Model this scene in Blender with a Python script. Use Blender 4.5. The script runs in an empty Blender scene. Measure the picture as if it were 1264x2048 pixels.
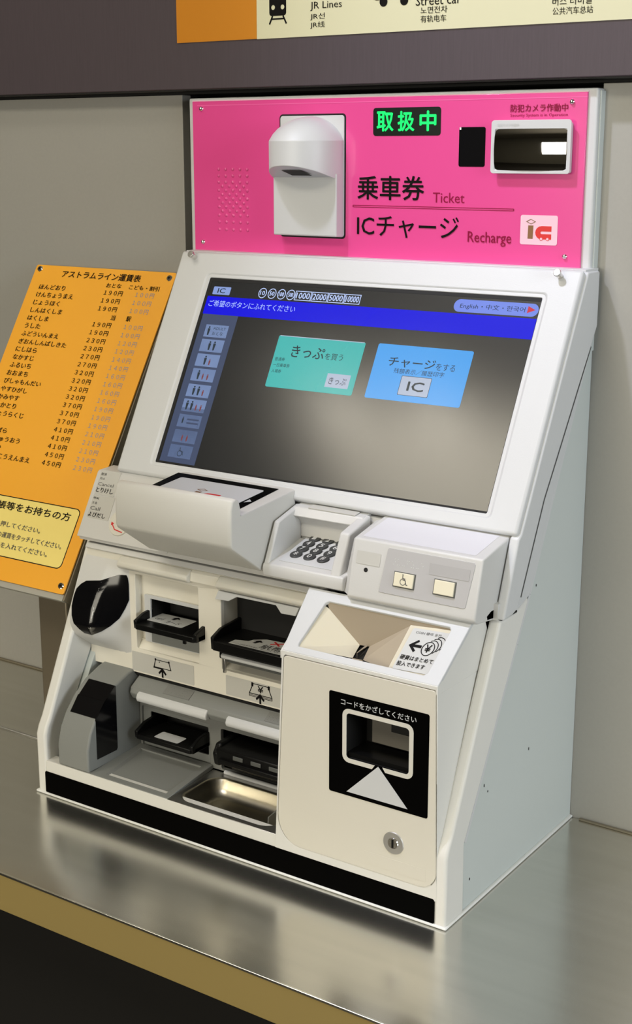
import bpy, bmesh, math, random
from mathutils import Vector, Matrix
from mathutils.geometry import delaunay_2d_cdt
random.seed(4)
S = 0.44                      # metres per unit: the cabinet is one unit (0.44 m) wide
sc = bpy.context.scene
COL = sc.collection

# ------------------------------------------------------------------ camera
cam = bpy.data.cameras.new('camera')
cam.sensor_fit = 'VERTICAL'; cam.sensor_height = 24.0
cam.lens = 2826.68 / 2048 * 24.0
sc.cycles.blur_glossy = 1.0
cam.clip_start = 0.05; cam.clip_end = 60
camo = bpy.data.objects.new('camera', cam); COL.objects.link(camo)
camo.location = Vector((2.07515, -1.98334, 1.33741)) * S
camo.rotation_euler = (math.radians(90 - 14.2961), 0, math.radians(34.263))
sc.camera = camo

# ------------------------------------------------------------------ world, lights, exposure
w = bpy.data.worlds.new('world'); sc.world = w; w.use_nodes = True
w.node_tree.nodes['Background'].inputs[0].default_value = (1.0, 0.93, 0.80, 1)
w.node_tree.nodes['Background'].inputs[1].default_value = 0.15
sc.view_settings.view_transform = 'Standard'
sc.view_settings.look = 'None'
sc.view_settings.exposure = 0.30
sc.view_settings.gamma = 1.0
sc.view_settings.use_curve_mapping = False

def lamp(name, kind, loc, target, energy, color, size=0.3, size_y=None, angle=None, blend=0.5):
    l = bpy.data.lights.new(name, kind); l.energy = energy; l.color = color
    if kind == 'AREA':
        l.shape = 'RECTANGLE'; l.size = size * S; l.size_y = (size_y or size) * S
    else:
        l.shadow_soft_size = size * S
    if kind == 'SPOT':
        l.spot_size = math.radians(angle); l.spot_blend = blend
    o = bpy.data.objects.new(name, l); COL.objects.link(o)
    o.location = Vector(loc) * S
    o.rotation_euler = (Vector(target) - Vector(loc)).to_track_quat('-Z', 'Y').to_euler()
    return o
lamp('cool_downlight', 'SPOT', (-0.10, -1.05, 3.95), (1.45, 0.45, 0.9), 49, (0.78, 0.81, 1.0), 0.10, angle=44, blend=0.9)
lamp('soft_downlight', 'AREA', (-0.9, -1.2, 4.1), (-0.3, 0.4, 0.8), 3.5, (1.0, 0.93, 0.80), 0.8, 0.8)
lamp('added_front_fill', 'AREA', (0.2, -7.5, 1.6), (0.5, 0.0, 0.6), 33, (1.0, 0.93, 0.77), 4.5, 2.2)  # added unseen fill, warms and brightens door, fascia and foot from the front
lamp('hall_light', 'AREA', (5.4, -1.1, 1.9), (0.8, 0.2, 0.5), 15, (0.90, 0.96, 1.0), 1.6, 1.6)

# ------------------------------------------------------------------ materials
MATS = {}
def mat(name, col, rough=0.5, metal=0.0, spec=0.5, coat=0.0, coat_rough=0.05, emit=None, es=1.0,
        grain=0.0, gscale=60.0, gstretch=(1, 1, 1), bump=0.0, rvar=0.0, trans=0.0, sss=0.0):
    m = bpy.data.materials.new(name); m.use_nodes = True
    nt = m.node_tree; b = nt.nodes['Principled BSDF']; L = nt.links.new
    b.inputs['Base Color'].default_value = (*col, 1); b.inputs['Roughness'].default_value = rough
    b.inputs['Metallic'].default_value = metal; b.inputs['Specular IOR Level'].default_value = spec
    b.inputs['Coat Weight'].default_value = coat; b.inputs['Coat Roughness'].default_value = coat_rough
    b.inputs['Transmission Weight'].default_value = trans
    if sss:
        b.inputs['Subsurface Weight'].default_value = sss; b.inputs['Subsurface Radius'].default_value = (.01, .008, .005)
    if emit:
        b.inputs['Emission Color'].default_value = (*emit, 1); b.inputs['Emission Strength'].default_value = es
    if grain or bump or rvar:
        tc = nt.nodes.new('ShaderNodeTexCoord'); mp = nt.nodes.new('ShaderNodeMapping')
        mp.inputs['Scale'].default_value = gstretch
        nz = nt.nodes.new('ShaderNodeTexNoise'); nz.inputs['Scale'].default_value = gscale; nz.inputs['Detail'].default_value = 5
        L(tc.outputs['Object'], mp.inputs[0]); L(mp.outputs[0], nz.inputs['Vector'])
        if grain:
            mr = nt.nodes.new('ShaderNodeMapRange'); mr.inputs[1].default_value = .25; mr.inputs[2].default_value = .75
            mr.inputs[3].default_value = 1 - grain; mr.inputs[4].default_value = 1 + grain
            mx = nt.nodes.new('ShaderNodeVectorMath'); mx.operation = 'SCALE'; mx.inputs[0].default_value = col
            L(nz.outputs[0], mr.inputs[0]); L(mr.outputs[0], mx.inputs['Scale']); L(mx.outputs[0], b.inputs['Base Color'])
        if bump:
            bp = nt.nodes.new('ShaderNodeBump'); bp.inputs['Strength'].default_value = bump; bp.inputs['Distance'].default_value = .001
            L(nz.outputs[0], bp.inputs['Height']); L(bp.outputs[0], b.inputs['Normal'])
        if rvar:
            m2 = nt.nodes.new('ShaderNodeTexNoise'); m2.inputs['Scale'].default_value = 7.0; m2.inputs['Detail'].default_value = 4
            L(tc.outputs['Object'], m2.inputs['Vector'])
            mr = nt.nodes.new('ShaderNodeMapRange'); mr.inputs[1].default_value = .1; mr.inputs[2].default_value = .9
            mr.inputs[3].default_value = rough - rvar; mr.inputs[4].default_value = rough + rvar
            L(m2.outputs[0], mr.inputs[0]); L(mr.outputs[0], b.inputs['Roughness'])
    MATS[name] = m
    return m
WHITE = mat('white_plastic', (.66, .675, .69), .42, bump=.06, gscale=900)
WHITE2 = mat('bright_white_plastic', (.80, .795, .76), .40, bump=.05, gscale=900)
FASC = mat('warm_white_plastic', (.86, .83, .74), .45, bump=.05, gscale=900)
SHELL = mat('console_plastic', (.67, .67, .66), .45, bump=.06, gscale=900)
READER = mat('reader_plastic', (.69, .685, .65), .45, bump=.06, gscale=900)
CREAM = mat('cream_lens', (.75, .73, .66), .3, sss=.1)
CASE = mat('painted_case', (.60, .65, .64), .5, bump=.05, gscale=500)
COINP = mat('coin_box_plastic', (.76, .73, .64), .5, bump=.05, gscale=900)
SEAL = mat('sealant', (.85, .86, .85), .4)
GREY = mat('grey_plastic', (.22, .225, .215), .5, bump=.05, gscale=700)
GREY2 = mat('light_grey_plastic', (.25, .26, .25), .5, bump=.05, gscale=700)
DGREY = mat('dark_grey_plastic', (.10, .105, .10), .5)
BLACK = mat('black_plastic', (.005, .005, .005), .30, spec=.25)
BLACK2 = mat('deep_black_plastic', (.0015, .0014, .0013), .5, spec=.02)
BLACKM = mat('black_matte', (.004, .004, .004), .7)
GLOSSB = mat('smoked_acrylic', (.004, .004, .005), .12)
PINK = mat('pink_acrylic', (.86, .085, .33), .22, coat=.6, coat_rough=.08)
PINKE = mat('pink_dark_print', (.30, .005, .05), .4, spec=.2)
PINKL = mat('pink_light_print', (.95, .62, .74), .3)
RED = mat('red_print', (.75, .03, .03), .4)
BROWN = mat('brown_print', (.26, .13, .05), .4)
INK = mat('black_print', (.007, .006, .006), .5, spec=.1)
INKD = mat('grey_print', (.10, .10, .10), .5)
INKB = mat('blue_grey_print', (.27, .31, .44), .5)
CHROME = mat('chrome', (.75, .73, .70), .15, 1.0)
LOCKM = mat('lock_steel', (.50, .49, .47), .5, .9)
STEELR = mat('satin_steel', (.55, .54, .52), .3, 1.0, bump=.1, gscale=300)
DISH = mat('polished_steel', (.60, .55, .42), .30, 1.0, bump=.05, gscale=90)
COUNTER = mat('brushed_steel', (.68, .67, .62), .21, .96, grain=.05, gscale=25, gstretch=(.2, 3, 3), bump=.03, rvar=.05)
EDGE = mat('ochre_edge', (.44, .33, .12), .55, .3, bump=.04, gscale=200)  # even ochre tone, slightly metallic
EDGEL = mat('edge_highlight_steel', (.85, .85, .8), .2, 1.0)
WALL = mat('wall_panel_paint', (.385, .378, .35), .50, .15, grain=.02, gscale=300, bump=.03)
BAND = mat('fascia_paint', (.082, .064, .076), .5, .2, grain=.06, gscale=120, gstretch=(8, 8, .3), bump=.08)
ORANGE = mat('orange_sign_print', (.62, .23, .008), .45)
SIGNC = mat('cream_sign_print', (.72, .70, .47), .45)
BOARD = mat('orange_board_print', (1.0, .46, .035), .40, coat=.3, coat_rough=.3, grain=.015, gscale=12)
NOTE = mat('yellow_notice_print', (1.0, .82, .25), .4, coat=.3, coat_rough=.15)
BACKING = mat('board_backing', (.24, .21, .15), .4, .3)
BACKL = mat('board_edge_grey', (.42, .41, .36), .4)
POST = mat('post_steel', (.42, .36, .27), .35, .8, bump=.05, gscale=200, gstretch=(1, 1, .1))
CEIL = mat('ceiling_paint', (.35, .32, .26), .8)
FLOOR = mat('floor_tile', (.05, .045, .04), .4)
HALL = mat('hall_wall', (.30, .28, .22), .7)
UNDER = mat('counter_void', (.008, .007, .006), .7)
STICK = mat('grey_sticker', (.62, .63, .62), .4)
STICKG = mat('clear_label', (.60, .595, .56), .3)
BRAP = mat('braille_label', (.36, .37, .37), .35)
GREEN = mat('led_green', (.0, .1, .03), .4, emit=(.0, 1.0, .16), es=.95)
LCD = mat('lcd_surface', (.010, .010, .010), .17, spec=.85, emit=(.006, .007, .008), es=1.0)
def lcd(name, c, es=1.0): return mat(name, (.01, .01, .01), .17, spec=.32, emit=c, es=es)
L_BLUE = lcd('lcd_blue', (.0, .0, .60)); L_TEAL = lcd('lcd_teal', (.045, .37, .35)); L_SKY = lcd('lcd_sky', (.055, .29, .68))
L_BTN = lcd('lcd_button', (.17, .24, .42)); L_LIL = lcd('lcd_lilac', (.15, .22, .66)); L_SIDE = lcd('lcd_side', (.045, .06, .11))
L_TXT = lcd('lcd_text_light', (.45, .55, .85)); L_DK = lcd('lcd_text_dark', (.01, .02, .03)); L_FIG = lcd('lcd_figure', (.02, .03, .04))
L_FIGR = lcd('lcd_figure_red', (.16, .04, .04)); L_PALE = lcd('lcd_pale', (.34, .39, .50)); L_MSG = lcd('lcd_message', (.30, .38, .80)); L_RED = lcd('lcd_red', (.5, .03, .05))
L_ICB = lcd('lcd_ic_button', (.20, .28, .55))
CLEAR = mat('clear_plastic', (.9, .9, .85), .08, trans=.9)

# ------------------------------------------------------------------ building helpers
def link(o, parent=None):
    COL.objects.link(o)
    if parent is not None: o.parent = parent
    return o
def thing(name, label, cat, group=None, loc=(0, 0, 0)):
    o = bpy.data.objects.new(name, None); link(o); o.empty_display_size = .05
    o['label'] = label; o['category'] = cat
    if group: o['group'] = group
    return o
def finish(name, bm, m, parent=None, smooth=None, bevel=0.0, seg=2, label=None):
    bm.normal_update()
    me = bpy.data.meshes.new(name)
    for v in bm.verts: v.co *= S
    bm.to_mesh(me); bm.free()
    if isinstance(m, (list, tuple)):
        for x in m: me.materials.append(x)
    else: me.materials.append(m)
    if bevel or smooth:
        me.polygons.foreach_set('use_smooth', [True] * len(me.polygons))
        me.set_sharp_from_angle(angle=math.radians(smooth or 40))
    o = bpy.data.objects.new(name, me); link(o, parent)
    if bevel:
        b = o.modifiers.new('bevel', 'BEVEL'); b.width = bevel * S; b.segments = seg; b.limit_method = 'ANGLE'
        b.angle_limit = math.radians(30); b.harden_normals = False; b.use_clamp_overlap = True
    if label: o['label'] = label
    return o
class Fr:
    """a local frame: origin o, axes u and v, outward normal n"""
    def __init__(s, o, u, v):
        s.o = Vector(o); s.u = Vector(u).normalized(); s.v = Vector(v).normalized(); s.n = s.u.cross(s.v)
    def p(s, a, b, d=0.0): return s.o + s.u * a + s.v * b + s.n * d
def YF(y): return Fr((0, y, 0), (1, 0, 0), (0, 0, 1))          # vertical plane facing the room
def XF(x): return Fr((x, 0, 0), (0, 1, 0), (0, 0, 1))          # side plane facing +x
def ZF(z): return Fr((0, 0, z), (1, 0, 0), (0, 1, 0))          # horizontal plane
def rect(x0, y0, x1, y1): return [(x0, y0), (x1, y0), (x1, y1), (x0, y1)]
def rr(x0, y0, x1, y1, r, n=4, rs=None):
    rs = rs or (r, r, r, r); out = []
    for (cx, cy, a, q) in ((x0, y0, 180, rs[0]), (x1, y0, 270, rs[1]), (x1, y1, 0, rs[2]), (x0, y1, 90, rs[3])):
        sx = 1 if cx == x0 else -1; sy = 1 if cy == y0 else -1
        if q <= 0: out.append((cx, cy)); continue
        for i in range(n + 1):
            t = math.radians(a + 90 * i / n); out.append((cx + sx * q + q * math.cos(t), cy + sy * q + q * math.sin(t)))
    return out
def circ(cx, cy, r, n=20, ry=None): return [(cx + r * math.cos(2 * math.pi * i / n), cy + (ry or r) * math.sin(2 * math.pi * i / n)) for i in range(n)]
def area(p): return sum(p[i][0] * p[(i + 1) % len(p)][1] - p[(i + 1) % len(p)][0] * p[i][1] for i in range(len(p))) / 2
def add_ext(bm, F, poly, d0, d1, holes=()):
    """prism of a 2D outline (with holes) between depths d0 (back) and d1 (front) of frame F"""
    if area(poly) < 0: poly = poly[::-1]
    hs = [h if area(h) < 0 else h[::-1] for h in holes]
    loops = [poly] + hs
    lo = [[bm.verts.new(F.p(a, b, d0)) for a, b in l] for l in loops]
    hi = [[bm.verts.new(F.p(a, b, d1)) for a, b in l] for l in loops]
    if not hs:
        bm.faces.new(hi[0]); bm.faces.new(lo[0][::-1])
    else:
        H = [v for l in hi for v in l]; Lw = [v for l in lo for v in l]; flat = [q for l in loops for q in l]
        edges = []; base = 0
        for l in loops:
            edges += [(base + i, base + (i + 1) % len(l)) for i in range(len(l))]; base += len(l)
        ov, oe, of, ovi, oei, ofi = delaunay_2d_cdt([Vector(q) for q in flat], edges, [], 1, 1e-7)
        def inside(p, l):
            c = False
            for i in range(len(l)):
                (x1, y1), (x2, y2) = l[i], l[i - 1]
                if (y1 > p[1]) != (y2 > p[1]) and p[0] < (x2 - x1) * (p[1] - y1) / (y2 - y1) + x1: c = not c
            return c
        for f in of:
            if any(not ovi[i] for i in f): print('HOLE CROSSES OUTLINE'); continue
            t = [ovi[i][0] for i in f]
            q = [flat[i] for i in t]; cc = (sum(a[0] for a in q) / len(q), sum(a[1] for a in q) / len(q))
            if not inside(cc, poly) or any(inside(cc, h) for h in hs): continue
            a = area(q)
            t = t if a > 0 else t[::-1]
            try: bm.faces.new([H[i] for i in t]); bm.faces.new([Lw[i] for i in t][::-1])
            except ValueError: pass
    for l, h in zip(lo, hi):
        for i in range(len(l)):
            j = (i + 1) % len(l)
            bm.faces.new((l[i], l[j], h[j], h[i]))
def ext(name, F, poly, d0, d1, m, parent=None, holes=(), bevel=0.0, seg=2, label=None, smooth=None):
    bm = bmesh.new(); add_ext(bm, F, poly, d0, d1, holes)
    return finish(name, bm, m, parent, smooth, bevel, seg, label)
def xprism(name, prof, x0, x1, m, parent=None, bevel=0.0, seg=2, label=None, smooth=None):
    """side profile (y, z) drawn out from x0 to x1"""
    return ext(name, XF(0), prof, x0, x1, m, parent, (), bevel, seg, label, smooth)
def box(name, a, b, m, parent=None, bevel=0.0, label=None, seg=2):
    return xprism(name, rect(a[1], a[2], b[1], b[2]), a[0], b[0], m, parent, bevel, seg, label)
def loft(name, loops, m, parent=None, bevel=0.0, seg=2, smooth=None, label=None, closed=True, caps=True):
    bm = bmesh.new(); V = [[bm.verts.new(p) for p in l] for l in loops]
    for a, b in zip(V, V[1:]):
        n = len(a)
        for i in range(n if closed else n - 1):
            j = (i + 1) % n
            bm.faces.new((a[i], a[j], b[j], b[i]))
    if caps and closed: bm.faces.new(V[0][::-1]); bm.faces.new(V[-1])
    bmesh.ops.recalc_face_normals(bm, faces=bm.faces)
    return finish(name, bm, m, parent, smooth, bevel, seg, label)
def quads(name, qs, m, parent=None, label=None, thick=0.0):
    bm = bmesh.new()
    for q in qs: bm.faces.new([bm.verts.new(p) for p in q])
    o = finish(name, bm, m, parent, None, 0, 2, label)
    if thick:
        s = o.modifiers.new('solid', 'SOLIDIFY'); s.thickness = thick * S; s.offset = -1
    return o
def cyl(name, c, d, r, h, m, parent=None, r2=None, n=24, bevel=0.0, label=None):
    """cylinder from c along direction d"""
    c = Vector(c); d = Vector(d).normalized(); a = d.orthogonal().normalized(); b = d.cross(a); r2 = r if r2 is None else r2
    l0 = [c + a * r * math.cos(2 * math.pi * i / n) + b * r * math.sin(2 * math.pi * i / n) for i in range(n)]
    l1 = [c + d * h + a * r2 * math.cos(2 * math.pi * i / n) + b * r2 * math.sin(2 * math.pi * i / n) for i in range(n)]
    return loft(name, [l0, l1], m, parent, bevel, 2, 40, label)
def dome(name, c, d, r, h, m, parent=None, n=14, k=4, label=None):
    c = Vector(c); d = Vector(d).normalized(); a = d.orthogonal().normalized(); b = d.cross(a)
    ls = []
    for j in range(k + 1):
        t = math.pi / 2 * j / k * .97; q = r * math.cos(t); z = h * math.sin(t)
        ls.append([c + d * z + a * q * math.cos(2 * math.pi * i / n) + b * q * math.sin(2 * math.pi * i / n) for i in range(n)])
    return loft(name, ls, m, parent, 0, 2, 80, label)
def dome_copy(src, dlt, parent):
    o = src.copy(); COL.objects.link(o); o.parent = parent; o.location = Vector(dlt) * S
    return o

def flat(name, F, polys, m, parent=None, d=.0006, label=None, th=.0003):
    """flat print: thin outlines lying on a surface"""
    bm = bmesh.new()
    for p in polys:
        if isinstance(p, tuple) and isinstance(p[0], list): add_ext(bm, F, p[0], d - th, d, p[1:])
        else: add_ext(bm, F, p, d - th, d)
    return finish(name, bm, m, parent, None, 0, 2, label)
def line_poly(a, b, w):
    a = Vector(a); b = Vector(b); t = (b - a).normalized(); n = Vector((-t.y, t.x)) * w / 2
    return [tuple(a - n), tuple(b - n), tuple(b + n), tuple(a + n)]
def frame_poly(p_out, p_in): return (p_out, p_in)
def txt(body, F, box4, m, parent, d=.0007, bold=0.0, name='lettering', shear=0.0, th=0):
    """lettering whose drawn extent is fitted to the box (u0, v0, u1, v1) of frame F"""
    cu = bpy.data.curves.new(name, 'FONT'); cu.body = body; cu.resolution_u = 2; cu.shear = shear; cu.size = 1
    to = bpy.data.objects.new(name + '_curve', cu); COL.objects.link(to)
    dg = bpy.context.evaluated_depsgraph_get(); dg.update()
    me = bpy.data.meshes.new_from_object(to.evaluated_get(dg))
    COL.objects.unlink(to); bpy.data.objects.remove(to); bpy.data.curves.remove(cu)
    if not len(me.vertices): print('EMPTY TEXT', body); return None
    xs = [v.co.x for v in me.vertices]; ys = [v.co.y for v in me.vertices]
    x0, x1, y0, y1 = min(xs), max(xs), min(ys), max(ys); u0, v0, u1, v1 = box4
    for v in me.vertices:
        a = u0 + (v.co.x - x0) / (x1 - x0) * (u1 - u0); b = v0 + (v.co.y - y0) / max(y1 - y0, 1e-6) * (v1 - v0)
        v.co = F.p(a, b, d) * S
    if bold:                                   # heavier strokes: the same outlines again, a hair to each side
        k = bold * .55 * (v1 - v0) * 1.6; bm = bmesh.new(); bm.from_mesh(me); base = list(bm.verts) + list(bm.edges) + list(bm.faces)
        for j, (du, dv) in enumerate(((k, 0), (0, k), (0, -k))):
            g = bmesh.ops.duplicate(bm, geom=base)
            for v in g['geom']:
                if isinstance(v, bmesh.types.BMVert): v.co += (F.u * du + F.v * dv + F.n * .00015 * (j + 1)) * S
        for v in base:
            if isinstance(v, bmesh.types.BMVert): v.co -= F.u * k * S
        bm.to_mesh(me); bm.free()
    me.name = name; me.materials.clear(); me.materials.append(m)
    return link(bpy.data.objects.new(name, me), parent)
def kind(o, k='structure'): o['kind'] = k; return o

# ================================================================== THE SETTING
WY = .5365           # wall plane
wall = kind(bpy.data.objects.new('wall_back', None)); link(wall)
box('panel', (-3.0, WY, -.02), (.0011, WY + .03, 1.4592), WALL, wall, .0015)
box('panel', (.9932, WY, -.02), (2.6, WY + .03, 1.4592), WALL, wall, .0015)
box('panel', (.0011, WY + .16, -.02), (.9932, WY + .18, 1.46), BLACKM, wall, label='black back of the recess')
box('recess_side', (-.02, WY + .03, -.02), (.0, WY + .18, 1.4592), BLACKM, wall)
box('recess_side', (.9940, WY + .03, -.02), (1.01, WY + .18, 1.4592), BLACKM, wall)
box('recess_top', (-3.0, WY + .001, 1.4592 + .001), (2.6, WY + .2, 1.4662), BLACKM, wall)
fas = kind(box('fascia_panel', (-3.0, .4865, 1.4675), (2.6, WY + .2, 2.6), BAND, None, .002), 'structure'); fas.name = 'trim_1'
box('soffit', (-3.0, .4885, 1.4655), (2.6, WY + .1, 1.4674), BLACKM, fas, label='black underside of the fascia')
kind(box('floor', (-9, -10, -2.15), (9, 1.0, -2.1), FLOOR))
kind(box('ceiling', (-9, -10, 4.2), (9, 1.0, 4.25), CEIL))
kind(box('wall_front', (-9, -10, -2.1), (9, -9.9, 4.2), HALL))
kind(box('wall_left', (-9.1, -10, -2.1), (-9, 1, 4.2), HALL))
kind(box('wall_right', (9, -10, -2.1), (9.1, 1, 4.2), HALL))
kind(box('wall_lower', (-9, .75, -2.1), (9, .80, 4.2), HALL)).name = 'wall_rear'

# counter
ct = thing('counter', 'long brushed steel counter with ochre front edge under the ticket machine', 'counter')
box('countertop', (-3.0, -.2950, -.012), (2.6, WY - .0005, 0), COUNTER, ct, .0015)
box('front_edge', (-3.0, -.2971, -.0810), (2.6, -.27, -.0035), EDGE, ct, .001, label='ochre front edge')
box('edge_trim', (-3.0, -.2990, -.0042), (2.6, -.2940, .0008), EDGEL, ct, .0008, label='bright rolled edge')
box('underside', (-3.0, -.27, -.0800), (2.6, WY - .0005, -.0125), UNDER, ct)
box('seam_strip', (-2.4, .1965, .0), (-.02, .2035, .0035), STEELR, ct, .0012)
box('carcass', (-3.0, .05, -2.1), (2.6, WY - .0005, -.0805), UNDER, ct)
box('wall_joint', (-3.0, WY - .008, 0), (-.02, WY - .001, .004), BACKING, ct, .001)
box('wall_joint', (1.02, WY - .008, 0), (2.6, WY - .001, .004), BACKING, ct, .001)

# ceiling lights of the hall
def ceil_lamp(x0, y0, x1, y1, lab, col, es, zz=4.19):
    t = thing('ceiling_light', lab, 'ceiling light', 'hall ceiling lights')
    m = MATS.get('diffuser%g' % es) or mat('diffuser%g' % es, (.8, .8, .8), .5, emit=col, es=es)
    box('diffuser', (x0 + .04, y0 + .04, zz - .05), (x1 - .04, y1 - .04, zz - .035), m, t)
    ext('frame', ZF(0), rect(x0, y0, x1, y1), zz - .06, zz + .005, CHROME, t, [rect(x0 + .04, y0 + .04, x1 - .04, y1 - .04)])
ceil_lamp(-2.75, -4.3, 2.5, -2.95, 'broad luminous ceiling panel across the hall', (1.0, .91, .72), 4.8)
ceil_lamp(-2.62, -3.25, -2.30, -2.65, 'small square ceiling light, first of two near the luminous panel', (1.0, .95, .8), 6)
ceil_lamp(-1.95, -3.25, -1.63, -2.65, 'small square ceiling light, second of two near the luminous panel', (1.0, .95, .8), 6.01)

# overhead sign
sg = thing('direction_sign', 'cream and orange transfer sign with train symbol on the dark fascia above the machine', 'sign')
SF = YF(.4865)
cr = box('sign_plate', (.2464, .4845, 1.5628), (2.6, .4864, 2.3), SIGNC, sg, label='cream sign plate')
box('orange_plate', (.0333, .4842, 1.5635), (.2462, .4864, 2.3), ORANGE, sg, label='orange sign plate')
SP = YF(.4845)
txt('JR Lines', SP, (.3805, 1.6105, .4560, 1.6280), INK, cr)
txt('JR선', SP, (.3805, 1.5930, .4155, 1.6065), INK, cr)
txt('JR线', SP, (.3805, 1.5770, .4155, 1.5905), INK, cr)
txt('Street car', SP, (.6250, 1.6075, .7230, 1.6250), INK, cr)
txt('노면전차', SP, (.6360, 1.5925, .6940, 1.6050), INK, cr)
txt('有轨电车', SP, (.6360, 1.5765, .6920, 1.5895), INK, cr)
txt('버스 터미널', SP, (.9100, 1.5925, .9860, 1.6070), INK, cr)
txt('公共汽车总站', SP, (.9110, 1.5765, .9890, 1.5895), INK, cr)
flat('train_symbol', SP, [
    (rr(.2790, 1.6060, .3210, 1.700, .006), circ(.2885, 1.6225, .0048, 12), circ(.3120, 1.6225, .0048, 12), rect(.2835, 1.6400, .3165, 1.6650)),
    line_poly((.2870, 1.6060), (.2790, 1.5900), .0035), line_poly((.3130, 1.6060), (.3215, 1.5900), .0035),
    rect(.2850, 1.5985, .3150, 1.6015)], INK, cr)
txt('JR線', SP, (.3805, 1.6400, .4550, 1.670), INK, cr)
flat('tram_symbol', SP, [circ(.5525, 1.6190, .0090, 18), circ(.5990, 1.6190, .0090, 18), (rr(.5300, 1.6225, .6220, 1.6900, .006), rect(.5400, 1.6400, .5720, 1.6700), rect(.5800, 1.6400, .6120, 1.6700))], INK, cr)

# ================================================================== FARE BOARD
BX0, BX1, BL_ = -.4517, -.0107, .7712
BB = Vector((0, .11121, .41307)); BT = Vector((0, .51680, 1.06898))
BF = Fr(BB, (1, 0, 0), BT - BB)
fb = thing('fare_board', 'sloping orange fare table board on a steel post beside the ticket machine', 'fare board')
bd = ext('board_plate', BF, rr(BX0, 0, BX1, .7740, .006), -.004, 0, BOARD, fb, bevel=.0008)
ext('backing', BF, rect(BX0 + .004, -.0120, BX1 + .003, .7660), -.026, -.006, BACKING, fb, bevel=.001)
ext('lower_edge', BF, rect(BX0 + .004, -.0135, BX1 - .002, .0005), -.022, -.0045, BACKL, fb, bevel=.001, label='grey edge strip below the board')
for (a, b) in ((-.4365, .7630), (-.0268, .7595), (-.0250, .0178), (-.4365, .0178)):
    s = cyl('screw', BF.p(a, b, 0), BF.n, .0078, .0025, CHROME, fb, .0062, 18)
    cyl('hex_socket', BF.p(a, b, .0021), BF.n, .0030, .0008, BLACK, s, n=6)
box('post', (-.2150, .235, 0), (-.1250, .300, .58), POST, fb, .004)
box('post_foot', (-.2250, .230, 0), (-.1150, .305, .006), POST, fb, .001)
txt('アストラムライン運賃表', BF, (-.3570, .7440, -.1095, .7620), INK, bd, bold=.022)
txt('おとな', BF, (-.2055, .7255, -.1590, .7365), INK, bd, bold=.012)
txt('こども・割引', BF, (-.1345, .7245, -.0445, .7360), INK, bd, bold=.012)
stations = 'ほんどおり けんちょうまえ じょうほく しんはくしま はくしま うした ふどういんまえ ぎおんしんばしきた にしはら なかすじ ふるいち おおまち びしゃもんだい やすひがし かみやす たかとり ちょうらくじ ともばん おおばら ともちゅうおう おおづか こういきこうえんまえ'.split()
stations[17] = 'とも'
adult = [190, 190, 190, 0, 190, 190, 230, 230, 270, 270, 320, 320, 320, 320, 370, 370, 370, 410, 410, 410, 450, 450]
child = [100, 100, 100, 0, 100, 100, 120, 120, 140, 140, 160, 160, 160, 160, 190, 190, 190, 210, 210, 210, 230, 230]
FW = str.maketrans('0123456789', '０１２３４５６７８９')
for i, s in enumerate(stations):
    v = .7156 - .02064 * i
    txt(s, BF, (-.4165, v - .0065, -.4165 + .0172 * len(s), v + .0065), INK, bd, bold=.012)
    v2 = .7120 - .02042 * i
    if adult[i]:
        txt(str(adult[i]).translate(FW) + '円', BF, (-.2050, v2 - .0062, -.1480, v2 + .0062), INK, bd, bold=.006)
        txt(str(child[i]).translate(FW) + '円', BF, (-.1085, v2 - .0062, -.0530, v2 + .0062), INKB, bd, bold=.0)
    else:
        txt('当', BF, (-.1560, v2 - .0065, -.1430, v2 + .0065), INK, bd, bold=.01)
        txt('駅', BF, (-.1095, v2 - .0065, -.0960, v2 + .0065), INK, bd, bold=.01)
nt_ = flat('notice_panel', BF, [rr(-.4300, .0520, -.0420, .1920, .014, 6)], NOTE, bd, .0008, th=.0006)
flat('notice_border', BF, [(rr(-.4300, .0520, -.0420, .1920, .014, 6), rr(-.4280, .0540, -.0440, .1900, .012, 6))], INK, nt_, .0012)
txt('障害者手帳等をお持ちの方', BF, (-.4060, .1600, -.0650, .1790), INK, nt_, .0014, bold=.02)
txt('小児・割引ボタンを押してください。', BF, (-.4150, .1200, -.1370, .1330), INKD, nt_, .0014, bold=.006)
txt('きっぷの方は目的地までの運賃をタッチしてください。', BF, (-.4230, .0950, -.0610, .1085), INKD, nt_, .0014, bold=.006)
txt('お金または磁気カードを入れてください。', BF, (-.4150, .0715, -.0930, .0850), INKD, nt_, .0014, bold=.006)

# ================================================================== TICKET MACHINE
tm = thing('ticket_machine', 'white ticket vending machine with pink header panel standing on the steel counter', 'ticket machine')

# --- cabinet shell
CH = [(0, .0012), (0, .135), (.006, .152), (.018, .172), (.180, .527), (.244, .527), (.2964, .543), (.068, .139), (.070, .0012)]
xprism('side_cheek', CH, .9760, 1.0000, WHITE2, tm, .006, 3)
xprism('side_cheek', CH, 0.0000, .0280, WHITE2, tm, .006, 3)
CS = [(.072, .001), (.070, .139), (.298, .545), (.5235, .985), (.5360, .985), (.5360, .001)]
sp = xprism('side_panel', CS, .960, .9970, CASE, tm, .0012, label='pale grey painted metal side panel')
xprism('side_panel', CS, .003, .040, CASE, tm, .0012, label='pale grey painted metal side panel')
for (y, z, L) in ((.257, .461, .006), (.327, .5555, .005), (.323, .229, .006), (.141, .223, .006), (.156, .206, .004), (.0945, .057, .005), (.0690, .1415, .004)):
    flat('screw_slot', XF(.9970), [rr(y - .0014, z - L / 2, y + .0014, z + L / 2, .0012, 3)], BLACKM, sp, .0006)
xprism('side_flange', [(.2440, .5270), (.2964, .5440), (.5225, .9840), (.5200, .9900), (.3400, .7250), (.2480, .5520)], .960, .9985, WHITE, tm, .001)
sm_ = []
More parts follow.
